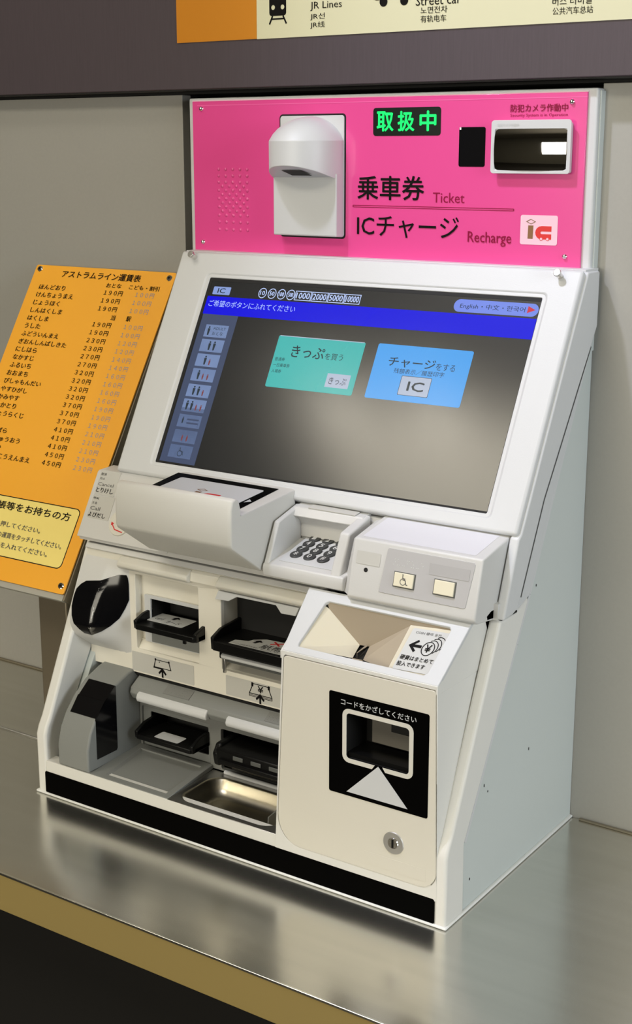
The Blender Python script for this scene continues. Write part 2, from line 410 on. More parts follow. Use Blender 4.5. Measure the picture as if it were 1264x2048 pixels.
for a, b in (((.2600, .5500), (.3432, .7162)), ((.3432, .7162), (.4249, .8342)), ((.4249, .8342), (.5240, .9790))): sm_.append(line_poly(a, b, .0026))
flat('foam_seam', XF(.9985), sm_, DGREY, tm, .0012)
# edge strip of the side panel and sealant
for (a, b) in (((.072, .139), (.300, .545)), ((.300, .545), (.522, .978))):
    p = line_poly(a, b, .007); ext('edge_strip', XF(.9970), p, 0, .0015, WHITE, sp, bevel=.0006)
xprism('inner_body', [(.240, .003), (.240, .600), (.290, .700), (.440, .985), (.535, .985), (.535, .003)], .0700, .985, BLACKM, tm)
ext('sealant_bead', ZF(0), rect(-.004, -.004, 1.004, .5355), .0008, .006, SEAL, tm, [rect(.004, .004, .996, .530)], bevel=.0025)
# front foot with black band
ff = box('front_base', (0.0270, 0.0004, .002), (.9770, .030, .0790), WHITE2, tm, .001)
ext('kick_band', YF(0), rr(.0230, .0050, .9780, .0540, .004), -.001, .0012, BLACK2, ff, bevel=.0005, label='black band along the foot')
# lower front interior of the cabinet: vertical fascia with two bays
PF = YF(.150)
card_bay = rr(.1620, .3150, .3312, .4800, .004)
bill_bay = rr(.3900, .3150, .6100, .4860, .004)
fp = ext('front_fascia', PF, [(.028, .2600), (.660, .2600), (.660, .5260), (.028, .5260)], -.012, 0, FASC, tm, [card_bay, bill_bay], bevel=.0012)
def bay(name, x0, z0, x1, z1, depth, m, parent, y=.150, slope=.02, back=True):
    """open box behind an opening: floor, roof, sides and back"""
    y0, y1 = y + .002, y + depth
    qs = [[(x0, y0, z0), (x1, y0, z0), (x1, y1, z0 + slope), (x0, y1, z0 + slope)],
          [(x0, y0, z1), (x0, y1, z1 - .006), (x1, y1, z1 - .006), (x1, y0, z1)],
          [(x0, y0, z0), (x0, y1, z0 + slope), (x0, y1, z1 - .006), (x0, y0, z1)],
          [(x1, y0, z0), (x1, y0, z1), (x1, y1, z1 - .006), (x1, y1, z0 + slope)],
          [(x0, y1, z0 + slope), (x1, y1, z0 + slope), (x1, y1, z1 - .006), (x0, y1, z1 - .006)]]
    return quads(name, qs if back else qs[:4], m, parent)
cb = bay('card_bay', .1600, .3130, .3330, .4820, .022, FASC, fp, back=False)
box('bay_foot', (.1600, .1680, .3300), (.3330, .1720, .3320), FASC, cb)
ext('bay_back', YF(.1720), rect(.1600, .3200, .3520, .4820), -.003, 0, FASC, cb, [rect(.1880, .3580, .3440, .4290)])
ci = ext('slot_insert', YF(.168), rr(.1740, .3300, .3475, .4340, .003), 0, .004, WHITE, cb, [rr(.1905, .3600, .3420, .4270, .002)], bevel=.001)
bay('slot_throat', .1905, .3600, .3420, .4270, .06, BLACKM, cb, y=.168, slope=0)
ext('slot_shadow_plate', YF(.164), rect(.1930, .3320, .3420, .3560), 0, .001, GREY2, cb)
# card tray
def tray(name, x0, x1, yf, yb, zt, th, lip, m, parent, curve=.02):
    t = ext(name, ZF(zt), [(x0 + curve, yb), (x0, yf + .028), (x0 + .002, yf + .006), (x0 + .008, yf), (x1 - .006, yf), (x1, yf + .01), (x1, yb)], -th, 0, m, parent, bevel=.0015)
    xprism('guide', [(yf + .004, zt - th), (yf + .002, zt + .006), (yf + .03, zt + lip), (yb, zt + lip + .006), (yb, zt - th)], x0, x0 + .008, m, t, .0015)
    xprism('guide', [(yf + .004, zt - th), (yf + .002, zt + .006), (yf + .03, zt + lip), (yb, zt + lip + .006), (yb, zt - th)], x1 - .008, x1, m, t, .0015)
    return t
ctr = tray('card_tray', .1800, .3480, .118, .210, .3830, .012, .016, BLACK, cb)
TRF = ZF(.3830)
st = flat('card_sticker', TRF, [rr(.1900, .1500, .2850, .2020, .004)], STICK, ctr, .001)
flat('arrow_mark', TRF, [[(.2400, .1980), (.2290, .1880), (.2360, .1880), (.2330, .1800), (.2400, .1800), (.2430, .1880), (.2510, .1880)]], INK, st, .0014)
txt('カード', TRF, (.2330, .1560, .2700, .1720), INK, st, .0014)
txt('card', TRF, (.2000, .1640, .2200, .1780), INKD, st, .0014)
box('tray_tab', (.3130, .120, .3640), (.3200, .124, .3720), BLACK, ctr)
# brow lenses above the bays
def capsule_bar(name, x0, x1, prof, m, parent, label=None): return xprism(name, prof, x0, x1, m, parent, .003, 3, label)
BR = [(.1500, .4880), (.1360, .4900), (.1290, .4970), (.1300, .5050), (.1420, .5140), (.1500, .5160)]
capsule_bar('guide_light', .1290, .3190, BR, CREAM, fp)
capsule_bar('guide_light', .3920, .6120, BR, CREAM, fp)
xprism('brow', [(.150, .4900), (.1400, .4930), (.1420, .5120), (.150, .5160)], .3190, .3920, FASC, fp, .001)
xprism('upper_ledge', [(.150, .5160), (.1440, .5190), (.1500, .5285), (.170, .5285), (.170, .5160)], .028, .640, SHELL, fp, .001)
# bill bay
bb = bay('bill_bay', .3880, .3130, .6150, .4880, .075, FASC, fp)
box('bay_back', (.3900, .205, .330), (.6130, .222, .480), BLACKM, bb)
fl = ext('slot_hood', YF(.1440), [(.3908, .4863), (.3819, .4663), (.4164, .4682), (.4373, .4806), (.5331, .4810), (.5454, .4664), (.5796, .4675), (.5882, .4858)], -.006, .0030, WHITE, fp, bevel=.001)
bt = tray('bill_tray', .3915, .6100, .110, .215, .3900, .020, .018, BLACK, bb, .012)
BTF = ZF(.3900)
bs = flat('bill_sticker', BTF, [[(.4330, .1180), (.5900, .1180), (.5900, .1600), (.5600, .1740), (.5300, .1800), (.4850, .1760), (.4640, .1600), (.4600, .1480), (.4330, .1400)]], STICK, bt, .001)
txt('紙幣', BTF, (.5000, .1270, .5500, .1500), INK, bs, .0014)
txt('一万円札も入ります', BTF, (.4400, .1205, .5850, .1265), INKD, bs, .0014)
flat('arrow_mark', BTF, [[(.4800, .1640), (.4680, .1540), (.4760, .1540), (.4730, .1440), (.4800, .1440), (.4830, .1540), (.4910, .1540)]], INK, bs, .0014)
flat('cross_mark', BTF, [line_poly((.5080, .1560), (.5300, .1720), .004), line_poly((.5080, .1720), (.5300, .1560), .004)], RED, bs, .0014)
box('lower_jaw', (.4000, .128, .3480), (.6100, .200, .3680), BLACK, bb, .003)
capsule_bar('tray_rail', .4070, .6100, [(.1260, .3500), (.1220, .3560), (.1260, .3610), (.1340, .3610), (.1340, .3500)], WHITE, bb)
box('rail_leg', (.4110, .126, .3200), (.4170, .132, .3500), STEELR, bb, .001)
box('rail_rod', (.4170, .134, .3420), (.6100, .140, .3480), DGREY, bb)
# icon labels below the bays
IF = PF
ilab = flat('icon_label', IF, [rr(.1475, .2640, .3165, .3070, .002)], STICKG, fp, .0006)
flat('icon', IF, [([(.2125, .3010), (.2500, .3010), (.2560, .2830), (.2330, .2830), (.2330, .2810), (.2065, .2810)], [(.2140, .2995), (.2485, .2995), (.2530, .2845), (.2100, .2845)]),
                  rect(.2110, .2985, .2150, .3030), rect(.2475, .2985, .2515, .3030), [(.2215, .2955), (.2255, .2955), (.2235, .2985)]], INK, ilab, .0010)
ARW = lambda x, z: [[(x, z), (x - .0110, z - .0120), (x - .0085, z - .0155), (x - .0020, z - .0090), (x - .0020, z - .0215), (x + .0025, z - .0215), (x + .0020, z - .0090), (x + .0085, z - .0155), (x + .0110, z - .0120)]]
flat('icon_arrow', IF, ARW(.2315, .2850), INK, ilab, .0013)
blab = flat('icon_label', IF, [rr(.4000, .2640, .6000, .3060, .002)], STICKG, fp, .0006)
bi = flat('icon', IF, [([(.4690, .3030), (.5070, .3030), (.5170, .2810), (.5170, .2745), (.4590, .2745), (.4590, .2810)], [(.4705, .3015), (.5055, .3015), (.5148, .2815), (.4612, .2815)], rect(.4605, .2782, .5155, .2798), rect(.4605, .2757, .5155, .2772)),
                  rect(.4650, .2965, .4700, .3045), rect(.5060, .2965, .5110, .3045)], INK, blab, .0010)
txt('¥', IF, (.4810, .2860, .4950, .3000), INK, blab, .0010, bold=.02)
flat('icon_arrow', IF, ARW(.4870, .2840), INK, blab, .0014)

# --- upper sensor bulge with smoked window (left)
def yf(z):
    pts = [(.262, .165), (.290, .160), (.315, .128), (.335, .102), (.365, .090), (.400, .098), (.440, .113), (.478, .132), (.490, .142), (.526, .168)]
    for (a, b), (c, d) in zip(pts, pts[1:]):
        if a <= z <= c: return b + (d - b) * (z - a) / (c - a)
    return .165
def bulge(s, z, d=0.0):
    """s 0..1 over the front, 1..2 over the bevelled flank"""
    y = yf(z); xr = .082 + max(0, z - .33) * .08; xe = .146
    if s <= 1: return Vector((.026 + (xr - .026) * s, y - d, z))
    t = s - 1; return Vector((xr + (xe - xr) * t + d * .5, y + (.150 - y) * t - d * .8, z))
zs = [.262 + (.526 - .262) * i / 26 for i in range(27)]
bm = bmesh.new(); cols = [0, .25, .5, .75, .92, 1.0, 1.08, 1.25, 1.5, 1.75, 2.0]
V = [[bm.verts.new(bulge(s, z)) for s in cols] for z in zs]
for a, b in zip(V, V[1:]):
    for i in range(len(cols) - 1): bm.faces.new((a[i], a[i + 1], b[i + 1], b[i]))
fl_ = [bm.verts.new((.026, .168, zs[-1])), bm.verts.new((.146, .168, zs[-1]))]
bm.faces.new(V[-1] + [fl_[1], fl_[0]])
sh = finish('sensor_housing', bm, SHELL, tm, 38, 0)
# window given as left / right limits of s per height
WIN = [(.3440, .62, 1.00), (.3520, .40, 1.25), (.3640, .22, 1.50), (.3800, .08, 1.72), (.4000, .03, 1.86), (.4200, .03, 1.98), (.4350, .08, 1.98), (.4460, .22, 1.98), (.4540, .40, 1.98), (.4600, .95, 1.97), (.4680, 1.30, 1.95), (.4740, 1.60, 1.90)]
bm = bmesh.new(); V = []
for k in range(len(WIN) * 3 - 2):
    i, f = divmod(k, 3); a = WIN[i]; b = WIN[min(i + 1, len(WIN) - 1)]; f /= 3
    z, s0, s1 = (a[j] + (b[j] - a[j]) * f for j in range(3))
    ss = [s0 + (s1 - s0) * j / 12 for j in range(13)]
    V.append([bm.verts.new(bulge(s, z, .0014)) for s in ss])
for a, b in zip(V, V[1:]):
    for i in range(12): bm.faces.new((a[i], a[i + 1], b[i + 1], b[i]))
finish('smoked_window', bm, GLOSSB, sh, 60, 0, label='glossy black sensor window')

# --- lower grey unit with smoked window (left)
GP = [(.000, .080), (.000, .128), (.010, .163), (.028, .1925), (.056, .222), (.090, .246), (.1325, .262), (.165, .268), (.170, .080)]
gx0, gx1 = .064, .1500
gu = xprism('sensor_housing', GP, gx0, gx1, GREY2, tm, .004, 3, label='grey curved sensor housing')
wn = [(.028, .1925), (.056, .222), (.090, .246)]
off = .0012
qs = []
for (a, b) in zip(wn, wn[1:]):
    n = Vector((-(b[1] - a[1]), b[0] - a[0])).normalized() * off
    qs.append([(.0780, a[0] + n[0], a[1] + n[1]), (gx1 + off, a[0] + n[0], a[1] + n[1]), (gx1 + off, b[0] + n[0], b[1] + n[1]), (.0760, b[0] + n[0], b[1] + n[1])])
quads('smoked_window', qs, GLOSSB, gu, 'glossy black sensor window', .002)
ext('smoked_window', XF(gx1), [(.0270, .1920), (.0270, .1020), (.0870, .1020), (.0900, .1060), (.0910, .2460), (.0560, .2225)], -.001, off, GLOSSB, gu, label='glossy black sensor window')

# --- grey lower compartment
GW = YF(.165)
gw = ext('lower_fascia', GW, rect(.1500, .0820, .6600, .2500), -.010, 0, GREY, tm, [rr(.1560, .0870, .3430, .1790, .004), rr(.3720, .0860, .6400, .1760, .004)], bevel=.001)
xprism('canopy', [(.168, .2580), (.163, .2520), (.132, .2330), (.128, .2200), (.136, .2060), (.168, .2000)], .1560, .6600, GREY2, gw, .002, label='grey sloping canopy')
xprism('canopy_gap', [(.152, .2580), (.168, .2600), (.168, .2540), (.158, .2500)], .1500, .6600, BLACKM, gw)
BR2 = [(.1340, .2050), (.1230, .2070), (.1200, .2150), (.1240, .2240), (.1330, .2290)]
capsule_bar('guide_light', .1790, .3680, BR2, WHITE, gw, 'white guide light bar')
capsule_bar('guide_light', .4180, .6600, BR2, WHITE, gw, 'white guide light bar')
CF = Fr((0, .132, .2330), (1, 0, 0), (0, .031, .019))
def braille(F, x0, v0, x1, v1, parent, pm, dm, cells, r=.0013, label=None):
    pl = flat('braille_plate', F, [rect(x0, v0, x1, v1)], pm, parent, .0010, label, th=.0008)
    dx = (x1 - x0) / (cells + 1); rnd = random.Random(int(x0 * 1000)); first = None
    bm = bmesh.new()
    for c in range(cells):
        for (a, b) in ((0, 0), (0, 1), (0, 2), (1, 0), (1, 1), (1, 2)):
            if rnd.random() < .45: continue
            u = x0 + dx * (c + .8) + a * dx * .38; v = v0 + (v1 - v0) * (.25 + .25 * b); cc = F.p(u, v, .0009)
            ls = []
            for (q, h) in ((r, 0), (r * .7, r * .55), (r * .2, r * .75)):
                ls.append([bm.verts.new(cc + F.n * h + F.u * q * math.cos(k * math.pi / 4) + F.v * q * math.sin(k * math.pi / 4)) for k in range(8)])
            for p, q in zip(ls, ls[1:]):
                for k in range(8): bm.faces.new((p[k], p[(k + 1) % 8], q[(k + 1) % 8], q[k]))
            bm.faces.new(ls[-1])
    o = finish('braille_dots', bm, dm, pl, 60, 0); o['kind'] = 'stuff'
    return pl
braille(CF, .2420, .004, .3120, .028, gw, GREY, GREY2, 7)
braille(CF, .5060, .004, .5560, .028, gw, GREY, GREY2, 6)
# slot 1
s1 = bay('ticket_bay', .1540, .0850, .3450, .1810, .020, GREY, gw, y=.165, slope=.0, back=False)
ext('slot_frame', YF(.175), rr(.1530, .0840, .3460, .1820, .004), 0, .004, GREY2, s1, [rr(.1760, .1050, .3345, .1680, .003)], bevel=.001)
bay('slot_throat', .1740, .1030, .3360, .1700, .05, BLACKM, s1, y=.176, slope=0)
t1 = tray('ticket_tray', .1780, .3370, .112, .200, .1370, .010, .018, BLACK, s1, .015)
flat('white_label', ZF(.1370), [rr(.2250, .1220, .2900, .1540, .004)], WHITE, t1, .001, label='small blank white label')
box('tray_stop', (.3180, .116, .1280), (.3360, .150, .1360), STEELR, t1, .001)
# slot 2
s2 = bay('receipt_bay', .3700, .0840, .6420, .1780, .060, BLACKM, gw, y=.165, slope=.0)
t2 = box('receipt_jaw', (.4000, .112, .1280), (.6400, .200, .1600), BLACK, s2, .004)
xprism('jaw_guide', [(.118, .1180), (.112, .1450), (.125, .1650), (.200, .1680), (.200, .1180)], .3900, .4060, BLACK, t2, .004)
box('jaw_step', (.4100, .104, .1300), (.6400, .115, .1400), BLACK, t2, .002)
for k in range(3): box('jaw_notch', (.4450 + .045 * k, .1100, .1440), (.4700 + .045 * k, .1122, .1530), DGREY, t2, .001)
box('lower_lip', (.4100, .150, .1000), (.6400, .200, .1160), BLACK, s2, .003)
capsule_bar('guide_light', .3840, .6400, [(.1640, .0790), (.1570, .0800), (.1550, .0840), (.1580, .0880), (.1640, .0880)], WHITE, gw, 'low white guide light bar')
# trays and dish
tp = ext('ticket_shelf', Fr((0, 0, .0800), (1, 0, 0), (0, 1, .06)), [(.1500, .002), (.3610, .002), (.3500, .165), (.1480, .165)], -.010, 0, GREY2, tm, [[(.1840, .018), (.3450, .018), (.3330, .146), (.1660, .146)]], bevel=.001, label='grey ticket shelf')
ext('shelf_recess', Fr((0, 0, .0800), (1, 0, 0), (0, 1, .06)), [(.1820, .016), (.3470, .016), (.3350, .148), (.1640, .148)], -.012, -.0035, GREY2, tp)
quads('shelf_ramp', [[(.1660, .146, .0880), (.1840, .018, .0810), (.1900, .018, .0776), (.1740, .140, .0850)]], GREY, tp)
dp = ext('dish_plate', ZF(.0800), [(.3620, .001), (.6600, .001), (.6600, .164), (.3510, .164)], -.004, 0, STEELR, tm, [rr(.3720, .0135, .6120, .1450, .034, 6)], bevel=.0006, label='steel plate around the change dish')
def dloop(k, z): return [(a, b, z) for a, b in rr(.3720 + k, .0135 + k, .6120 - k, .1450 - k, max(.034 - k * .4, .010), 6)]
dish = loft('change_dish', [dloop(-.004, .0795), dloop(0, .0800), dloop(.004, .0770), dloop(.012, .0640), dloop(.022, .0540), dloop(.034, .0500)], DISH, tm, 0, 2, 60, 'polished steel change dish', caps=False)
bm = bmesh.new(); bm.from_mesh(dish.data)
edge = [v for v in bm.verts if abs(v.co.z - .0500 * S) < 1e-6]
edge.sort(key=lambda v: math.atan2(v.co.y - .08 * S, v.co.x - .492 * S)); bm.faces.new(edge)
bmesh.ops.recalc_face_normals(bm, faces=bm.faces); bm.faces.ensure_lookup_table()
if bm.faces[-1].normal.z < 0: bmesh.ops.reverse_faces(bm, faces=bm.faces)
bm.to_mesh(dish.data); bm.free()
xprism('dish_divider', [(.030, .0560), (.034, .0900), (.138, .1060), (.142, .0560)], .5880, .5905, CLEAR, dish, .0005, label='clear plastic divider')

# --- coin box (right)
TOPF = Fr((0, 0, .4550), (1, 0, 0), (0, .1200, .0860))
TL_ = math.hypot(.12, .086)
cbx = loft('coin_box', [[(.6330, .090, .0500), (.9800, .090, .0500), (.9800, .209, .0500), (.6330, .209, .0500)],
                        [(.6520, .090, .4420), (.9715, .090, .4420), (.9715, .209, .4420), (.6520, .209, .4420)]], WHITE2, tm, .002)
for a, b, c, d in ((.6300, .6500, .6490, .6690), (.9650, .9830, .9560, .9745)):
    loft('box_side', [[(a, .004, .0500), (b, .004, .0500), (b, .210, .0500), (a, .210, .0500)], [(c, .004, .4420), (d, .004, .4420), (d, .210, .4420), (c, .210, .4420)]], WHITE2, cbx, .001)
for xx, x2 in ((.6440, .6530), (.9700, .9752)):
    xprism('top_side', [(.0005, .4380), (.0005, .4530), (.1200, .5385), (.1640, .5385), (.2100, .4380)], xx, x2, WHITE2, cbx, .0015)
DOOR = [(.6382, .1250)] + [(.6382 + .05 - .05 * math.cos(t), .1260 - .0558 * math.sin(t)) for t in [i * math.pi / 12 for i in range(1, 7)]] + \
       [(.9450, .0702)] + [(.9450 + .0348 * math.sin(t), .1050 - .0348 * math.cos(t)) for t in [i * math.pi / 12 for i in range(1, 7)]] + \
       [(.9717, .4410), (.9690, .4458), (.6580, .4458), (.6542, .4425)]
DCX, DCZ = .81, .26
HOLE = [(x + .0014 * (1 if x > DCX else -1), z + .0014 * (1 if z > DCZ else -1)) for x, z in DOOR]
ext('front_frame', YF(.004), [(.6300, .0500), (.9830, .0500), (.9750, .4545), (.6490, .4545)], -.003, .0046, WHITE2, cbx, [HOLE], bevel=.001)
ext('door_gap_shade', YF(.004), [(.6340, .0550), (.9800, .0550), (.9740, .4500), (.6520, .4500)], -.0045, -.0035, BLACKM, cbx, [rr(.7890, .2780, .9270, .3680, .008)])  # black sheet behind the door joint, stands in for the shade in the gap
door = ext('coin_box_door', YF(0), DOOR, -.004, .0012, COINP, cbx, [rr(.7830, .2720, .9300, .3730, .008)], bevel=.0006, label='cream front door of the coin box')
DF = YF(-.0012)
# code reader panel
blk = ext('reader_window', DF, rr(.7540, .2055, .9612, .4010, .004), -.0005, .0006, BLACK2, door, [rr(.7912, .2800, .9245, .3662, .008)], label='black code reader window')
bay('window_recess', .7900, .2790, .9260, .3670, .070, BLACKM, blk, y=-.001, slope=0)
box('recess_floor', (.7920, .004, .2800), (.9240, .060, .2880), BLACK, blk)
box('camera_plate', (.8150, .0480, .2980), (.9255, .0510, .3668), mat('camera_plate_grey', (.15, .14, .12), .5), blk)
box('camera_eye', (.8560, .0460, .3270), (.8990, .0485, .3560), BLACKM, blk, .001)
FRO = rr(.7830, .2705, .9305, .3740, .013, 5); 
def split_frame():
    # white outline with an opening above the triangle
    o = rr(.7830, .2705, .9305, .3740, .014, 5); i = rr(.7912, .2795, .9232, .3664, .008, 5)
    g0, g1 = .8500, .8680
    out = [(g0, .2705), (.7830 + .014, .2705)]
    def arc(x, y, r, a0, a1, n=5): return [(x + r * math.cos(math.radians(a0 + (a1 - a0) * k / n)), y + r * math.sin(math.radians(a0 + (a1 - a0) * k / n))) for k in range(n + 1)]
    O = [(g0 - .004, .2705)] + arc(.797, .2845, .014, 270, 180) + arc(.797, .3600, .014, 180, 90) + arc(.9165, .3600, .014, 90, 0) + arc(.9165, .2845, .014, 0, -90) + [(g1 + .006, .2705)]
    I = [(g1, .2790)] + arc(.9150, .2860, .0070, -90, 0) + arc(.9150, .3588, .0070, 0, 90) + arc(.7985, .3588, .0070, 90, 180) + arc(.7985, .2860, .0070, 180, 270) + [(g0 + .002, .2790)]
    return O + I
ext('window_outline', DF, split_frame(), .0002, .0012, CREAM, blk)
ext('pointer_triangle', DF, [(.7925, .2132), (.9205, .2132), (.8590, .2785)], .0002, .0012, WHITE, blk)
txt('コードをかざしてください', DF, (.7800, .3795, .9360, .3915), WHITE, blk, .0012, bold=.012)
lk = cyl('lock', (.8925, -.0012, .1390), (0, -1, 0), .0215, .0016, LOCKM, door, .0205, 32, label='round steel key lock')
cyl('lock_barrel', (.8925, -.0028, .1390), (0, -1, 0), .0110, .0016, CHROME, lk, .0100, 24)
box('keyhole', (.8905, -.0048, .1310), (.8945, -.0042, .1470), BLACK, lk)
flat('blank_label', DF, [rect(.8315, .0830, .9600, .1065)], COINP, door, .0004, label='blank label strip')
# top with funnel
def tv(y): return y / .12 * TL_
tp_ = ext('funnel_rim', TOPF, [(.6490, .0005), (.9750, .0005), (.9770, TL_), (.6270, TL_)], -.008, 0, WHITE, cbx, [[(.6760, tv(.0125)), (.9390, tv(.0125)), (.9445, tv(.0180)), (.9455, tv(.0950)), (.9400, tv(.1005)), (.6840, tv(.1015)), (.6785, tv(.0970)), (.6735, tv(.0180))]], bevel=.0015, label='white sloping rim')
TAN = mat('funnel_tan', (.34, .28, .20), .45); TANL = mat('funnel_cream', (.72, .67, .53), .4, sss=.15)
def T(x, y, d=0): return tuple(TOPF.p(x, tv(y), d))
bl, br, fr_, fl2 = (.760, .090, .4600), (.781, .090, .4615), (.7925, .050, .4500), (.770, .050, .4490)
r0 = -.004
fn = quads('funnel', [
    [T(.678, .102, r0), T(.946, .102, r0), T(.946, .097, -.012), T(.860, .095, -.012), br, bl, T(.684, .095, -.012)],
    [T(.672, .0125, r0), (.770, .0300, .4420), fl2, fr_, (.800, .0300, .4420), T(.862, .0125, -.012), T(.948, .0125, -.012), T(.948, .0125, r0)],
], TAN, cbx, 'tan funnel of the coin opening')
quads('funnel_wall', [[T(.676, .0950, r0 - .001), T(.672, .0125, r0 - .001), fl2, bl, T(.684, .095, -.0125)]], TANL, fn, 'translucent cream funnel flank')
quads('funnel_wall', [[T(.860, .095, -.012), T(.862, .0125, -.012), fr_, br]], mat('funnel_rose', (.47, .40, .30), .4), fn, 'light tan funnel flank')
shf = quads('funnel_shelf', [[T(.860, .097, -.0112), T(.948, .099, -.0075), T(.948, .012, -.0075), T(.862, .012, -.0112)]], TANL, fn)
quads('coin_slot', [[(.764, .060, .4480), (.794, .048, .4500), (.790, .098, .4570), (.756, .098, .4570)]], BLACKM, fn)
xprism('slot_blade', [(.052, .4490), (.052, .4600), (.086, .4660), (.086, .4600)], .7775, .7792, CHROME, fn)
SKF = Fr(T(.866, .0150, -.0100), (.080, 0, .0035), (0, .12, .086))
sk = ext('coin_sticker', SKF, rr(.0040, .0020, .0800, .0940, .004), -.0005, .0005, STICK, fn, label='pale grey coin instruction sticker')
txt('COIN 硬币 동전', SKF, (.0130, .0820, .0640, .0885), INKD, sk, .001)
flat('arrow_mark', SKF, [[(.0120, .0560), (.0270, .0700), (.0300, .0660), (.0225, .0590), (.0380, .0590), (.0380, .0530), (.0225, .0530), (.0300, .0460), (.0270, .0420)]], INK, sk, .001)
def ring(cx, cy, rx, ry, w): return (circ(cx, cy, rx, 24, ry), circ(cx, cy, rx - w, 24, ry - w))
flat('coin_icon', SKF, [ring(.0520, .0540, .0125, .0155, .0016)], INK, sk, .0012)
for k in (1, 2, 3):
    a = [(.0520 + .0050 * k + .0125 * math.cos(math.radians(t)), .0540 + .0045 * k + .0155 * math.sin(math.radians(t))) for t in range(-55, 126, 15)]
    b = [(.0520 + .0050 * k + .0110 * math.cos(math.radians(t)), .0540 + .0045 * k + .0140 * math.sin(math.radians(t))) for t in range(125, -56, -15)]
    flat('coin_arc', SKF, [a + b], INK, sk, .0010)
txt('¥', SKF, (.0465, .0460, .0575, .0630), INK, sk, .0012, bold=.02)
txt('硬貨はまとめて', SKF, (.0080, .0240, .0740, .0340), INK, sk, .001, bold=.008)
txt('投入できます', SKF, (.0080, .0100, .0640, .0200), INK, sk, .001, bold=.008)

# --- console between cabinet and screen
con = box('console_core', (.030, .228, .5300), (.990, .245, .6640), SHELL, tm)
box('console_base', (.0120, .1700, .5298), (.9985, .2350, .5600), SHELL, con)
box('shadow_gap', (.0290, .1835, .5262), (1.0004, .2440, .5300), BLACKM, con)
xprism('console_lip', [(.160, .5310), (.1460, .5340), (.1430, .5440), (.1600, .5500), (.190, .5500), (.190, .5310)], .0120, .9900, SHELL, tm, .0015)
# label area at the left end
F1 = Fr((0, .145, .55), (1, 0, 0), (0, .068, .119))
le = xprism('control_panel', [(.1700, .5380), (.1400, .5413), (.2130, .6690), (.2180, .6720), (.265, .6740), (.265, .5380)], .0080, .2600, SHELL, tm, .0025, 3, label='control panel with cancel and call labels')
def lab(x0, v0, x1, v1, parent): return flat('label_plate', F1, [rr(x0, v0, x1, v1, .001)], STICKG, parent, .0007)
la = lab(.0200, .0870, .0750, .1420, le)
txt('取消', F1, (.0224, .1300, .0372, .1362), INK, la, .0012)
txt('취소', F1, (.0224, .1200, .0368, .1258), INKD, la, .0012)
txt('Cancel', F1, (.0224, .1070, .0660, .1145), INKD, la, .0012)
txt('とりけし', F1, (.0220, .0920, .0700, .1030), INK, la, .0012, bold=.012)
lb = lab(.0200, .0340, .0810, .0856, le)
txt('呼叫', F1, (.0224, .0755, .0372, .0812), INK, lb, .0012)
txt('호출', F1, (.0224, .0650, .0368, .0706), INKD, lb, .0012)
txt('Call', F1, (.0224, .0520, .0500, .0600), INKD, lb, .0012)
txt('よびだし', F1, (.0222, .0370, .0700, .0475), INK, lb, .0012, bold=.012)
btn = cyl('call_button', F1.p(.1150, .0350, 0), F1.n, .0290, .0030, CREAM, le, .0280, 40, .0006, label='round cream call button')
flat('arrow_mark', F1, [line_poly((.0965, .0300), (.1080, .0185), .0022), line_poly((.1080, .0185), (.1300, .0150), .0022), [(.0940, .0340), (.0950, .0260), (.1020, .0310)]], RED, btn, .0036)
# contactless card reader
TR0 = Fr((0, .0477, .6789), (1, 0, 0), (0, .182, .0160))
pr = [(.112, .5560), (.022, .6190), (.0175, .6280), (.0190, .6950), (.0240, .7110), (.0330, .7150), (.0420, .7110), (.0470, .6950), (.0477, .6789), (.2300, .6949), (.2300, .5560)]
def rl(x, t=0.0, zc=0): # section, shrunk a little at the ends
    return [(x, .12 + (y - .12) * (1 - t), .63 + (z - .63) * (1 - t)) for (y, z) in pr]
rd_loops = [rl(.2290, .10), rl(.2330, .03), rl(.2400, 0), rl(.5100, 0), rl(.5170, .012), rl(.5200, .03)]
# the top plate is cut by the pad recess, so the solid is built from a shell and a separate top
rd = loft('card_reader', rd_loops, READER, tm, .0015, 2, 50, label='protruding contactless card reader')
# pad laid into the sloping top
pad_out = [(.2440, .006), (.4960, .004), (.4900, .166), (.2330, .168)]
ext('pad_recess', TR0, pad_out, .0002, .0010, BLACK2, rd, bevel=.0003, label='black frame of the card pad')
pd = ext('card_pad', TR0, rr(.2620, .0020, .4730, .1430, .006), .0008, .0022, WHITE, rd, bevel=.0006, label='white card pad')
flat('pointer_triangle', TR0, [[(.4790, .0660), (.4900, .0760), (.4790, .0860)]], WHITE, rd, .0016)
def emblem(F, x0, v0, sx, sv, parent, d, holem, tile=None):
    q = lambda pts: [(x0 + a * sx, v0 + b * sv) for a, b in pts]
    flat('emblem_diamond', F, [(q([(.15, .78), (.29, .69), (.42, .78), (.28, .87)]), q([(.185, .78), (.29, .71), (.385, .78), (.285, .85)]))], BROWN, parent, d)
    flat('emblem_bar', F, [q([(.205, .20), (.345, .20), (.355, .65), (.215, .65)])], BROWN, parent, d)
    arc = lambda cx, cy, rx, ry, a0, a1, n=8: [(cx + rx * math.cos(math.radians(a0 + (a1 - a0) * k / n)), cy + ry * math.sin(math.radians(a0 + (a1 - a0) * k / n))) for k in range(n + 1)]
    c = [(.84, .64), (.58, .64)] + arc(.58, .415, .17, .225, 90, 270)[1:] + [(.84, .19), (.84, .37)] + [(.60, .37)] + arc(.585, .415, .035, .045, 270, 90) + [(.84, .46)]
    flat('emblem_curve', F, [q(c)], RED, parent, d)
    for cx in (.575, .745):
        flat('emblem_wheel', F, [q(arc(cx, .205, .045, .06, 0, 360, 14)[:-1])], RED, parent, d + .0002)
        flat('emblem_hub', F, [q(arc(cx, .205, .032, .042, 0, 360, 14)[:-1])], holem, parent, d + .0004)
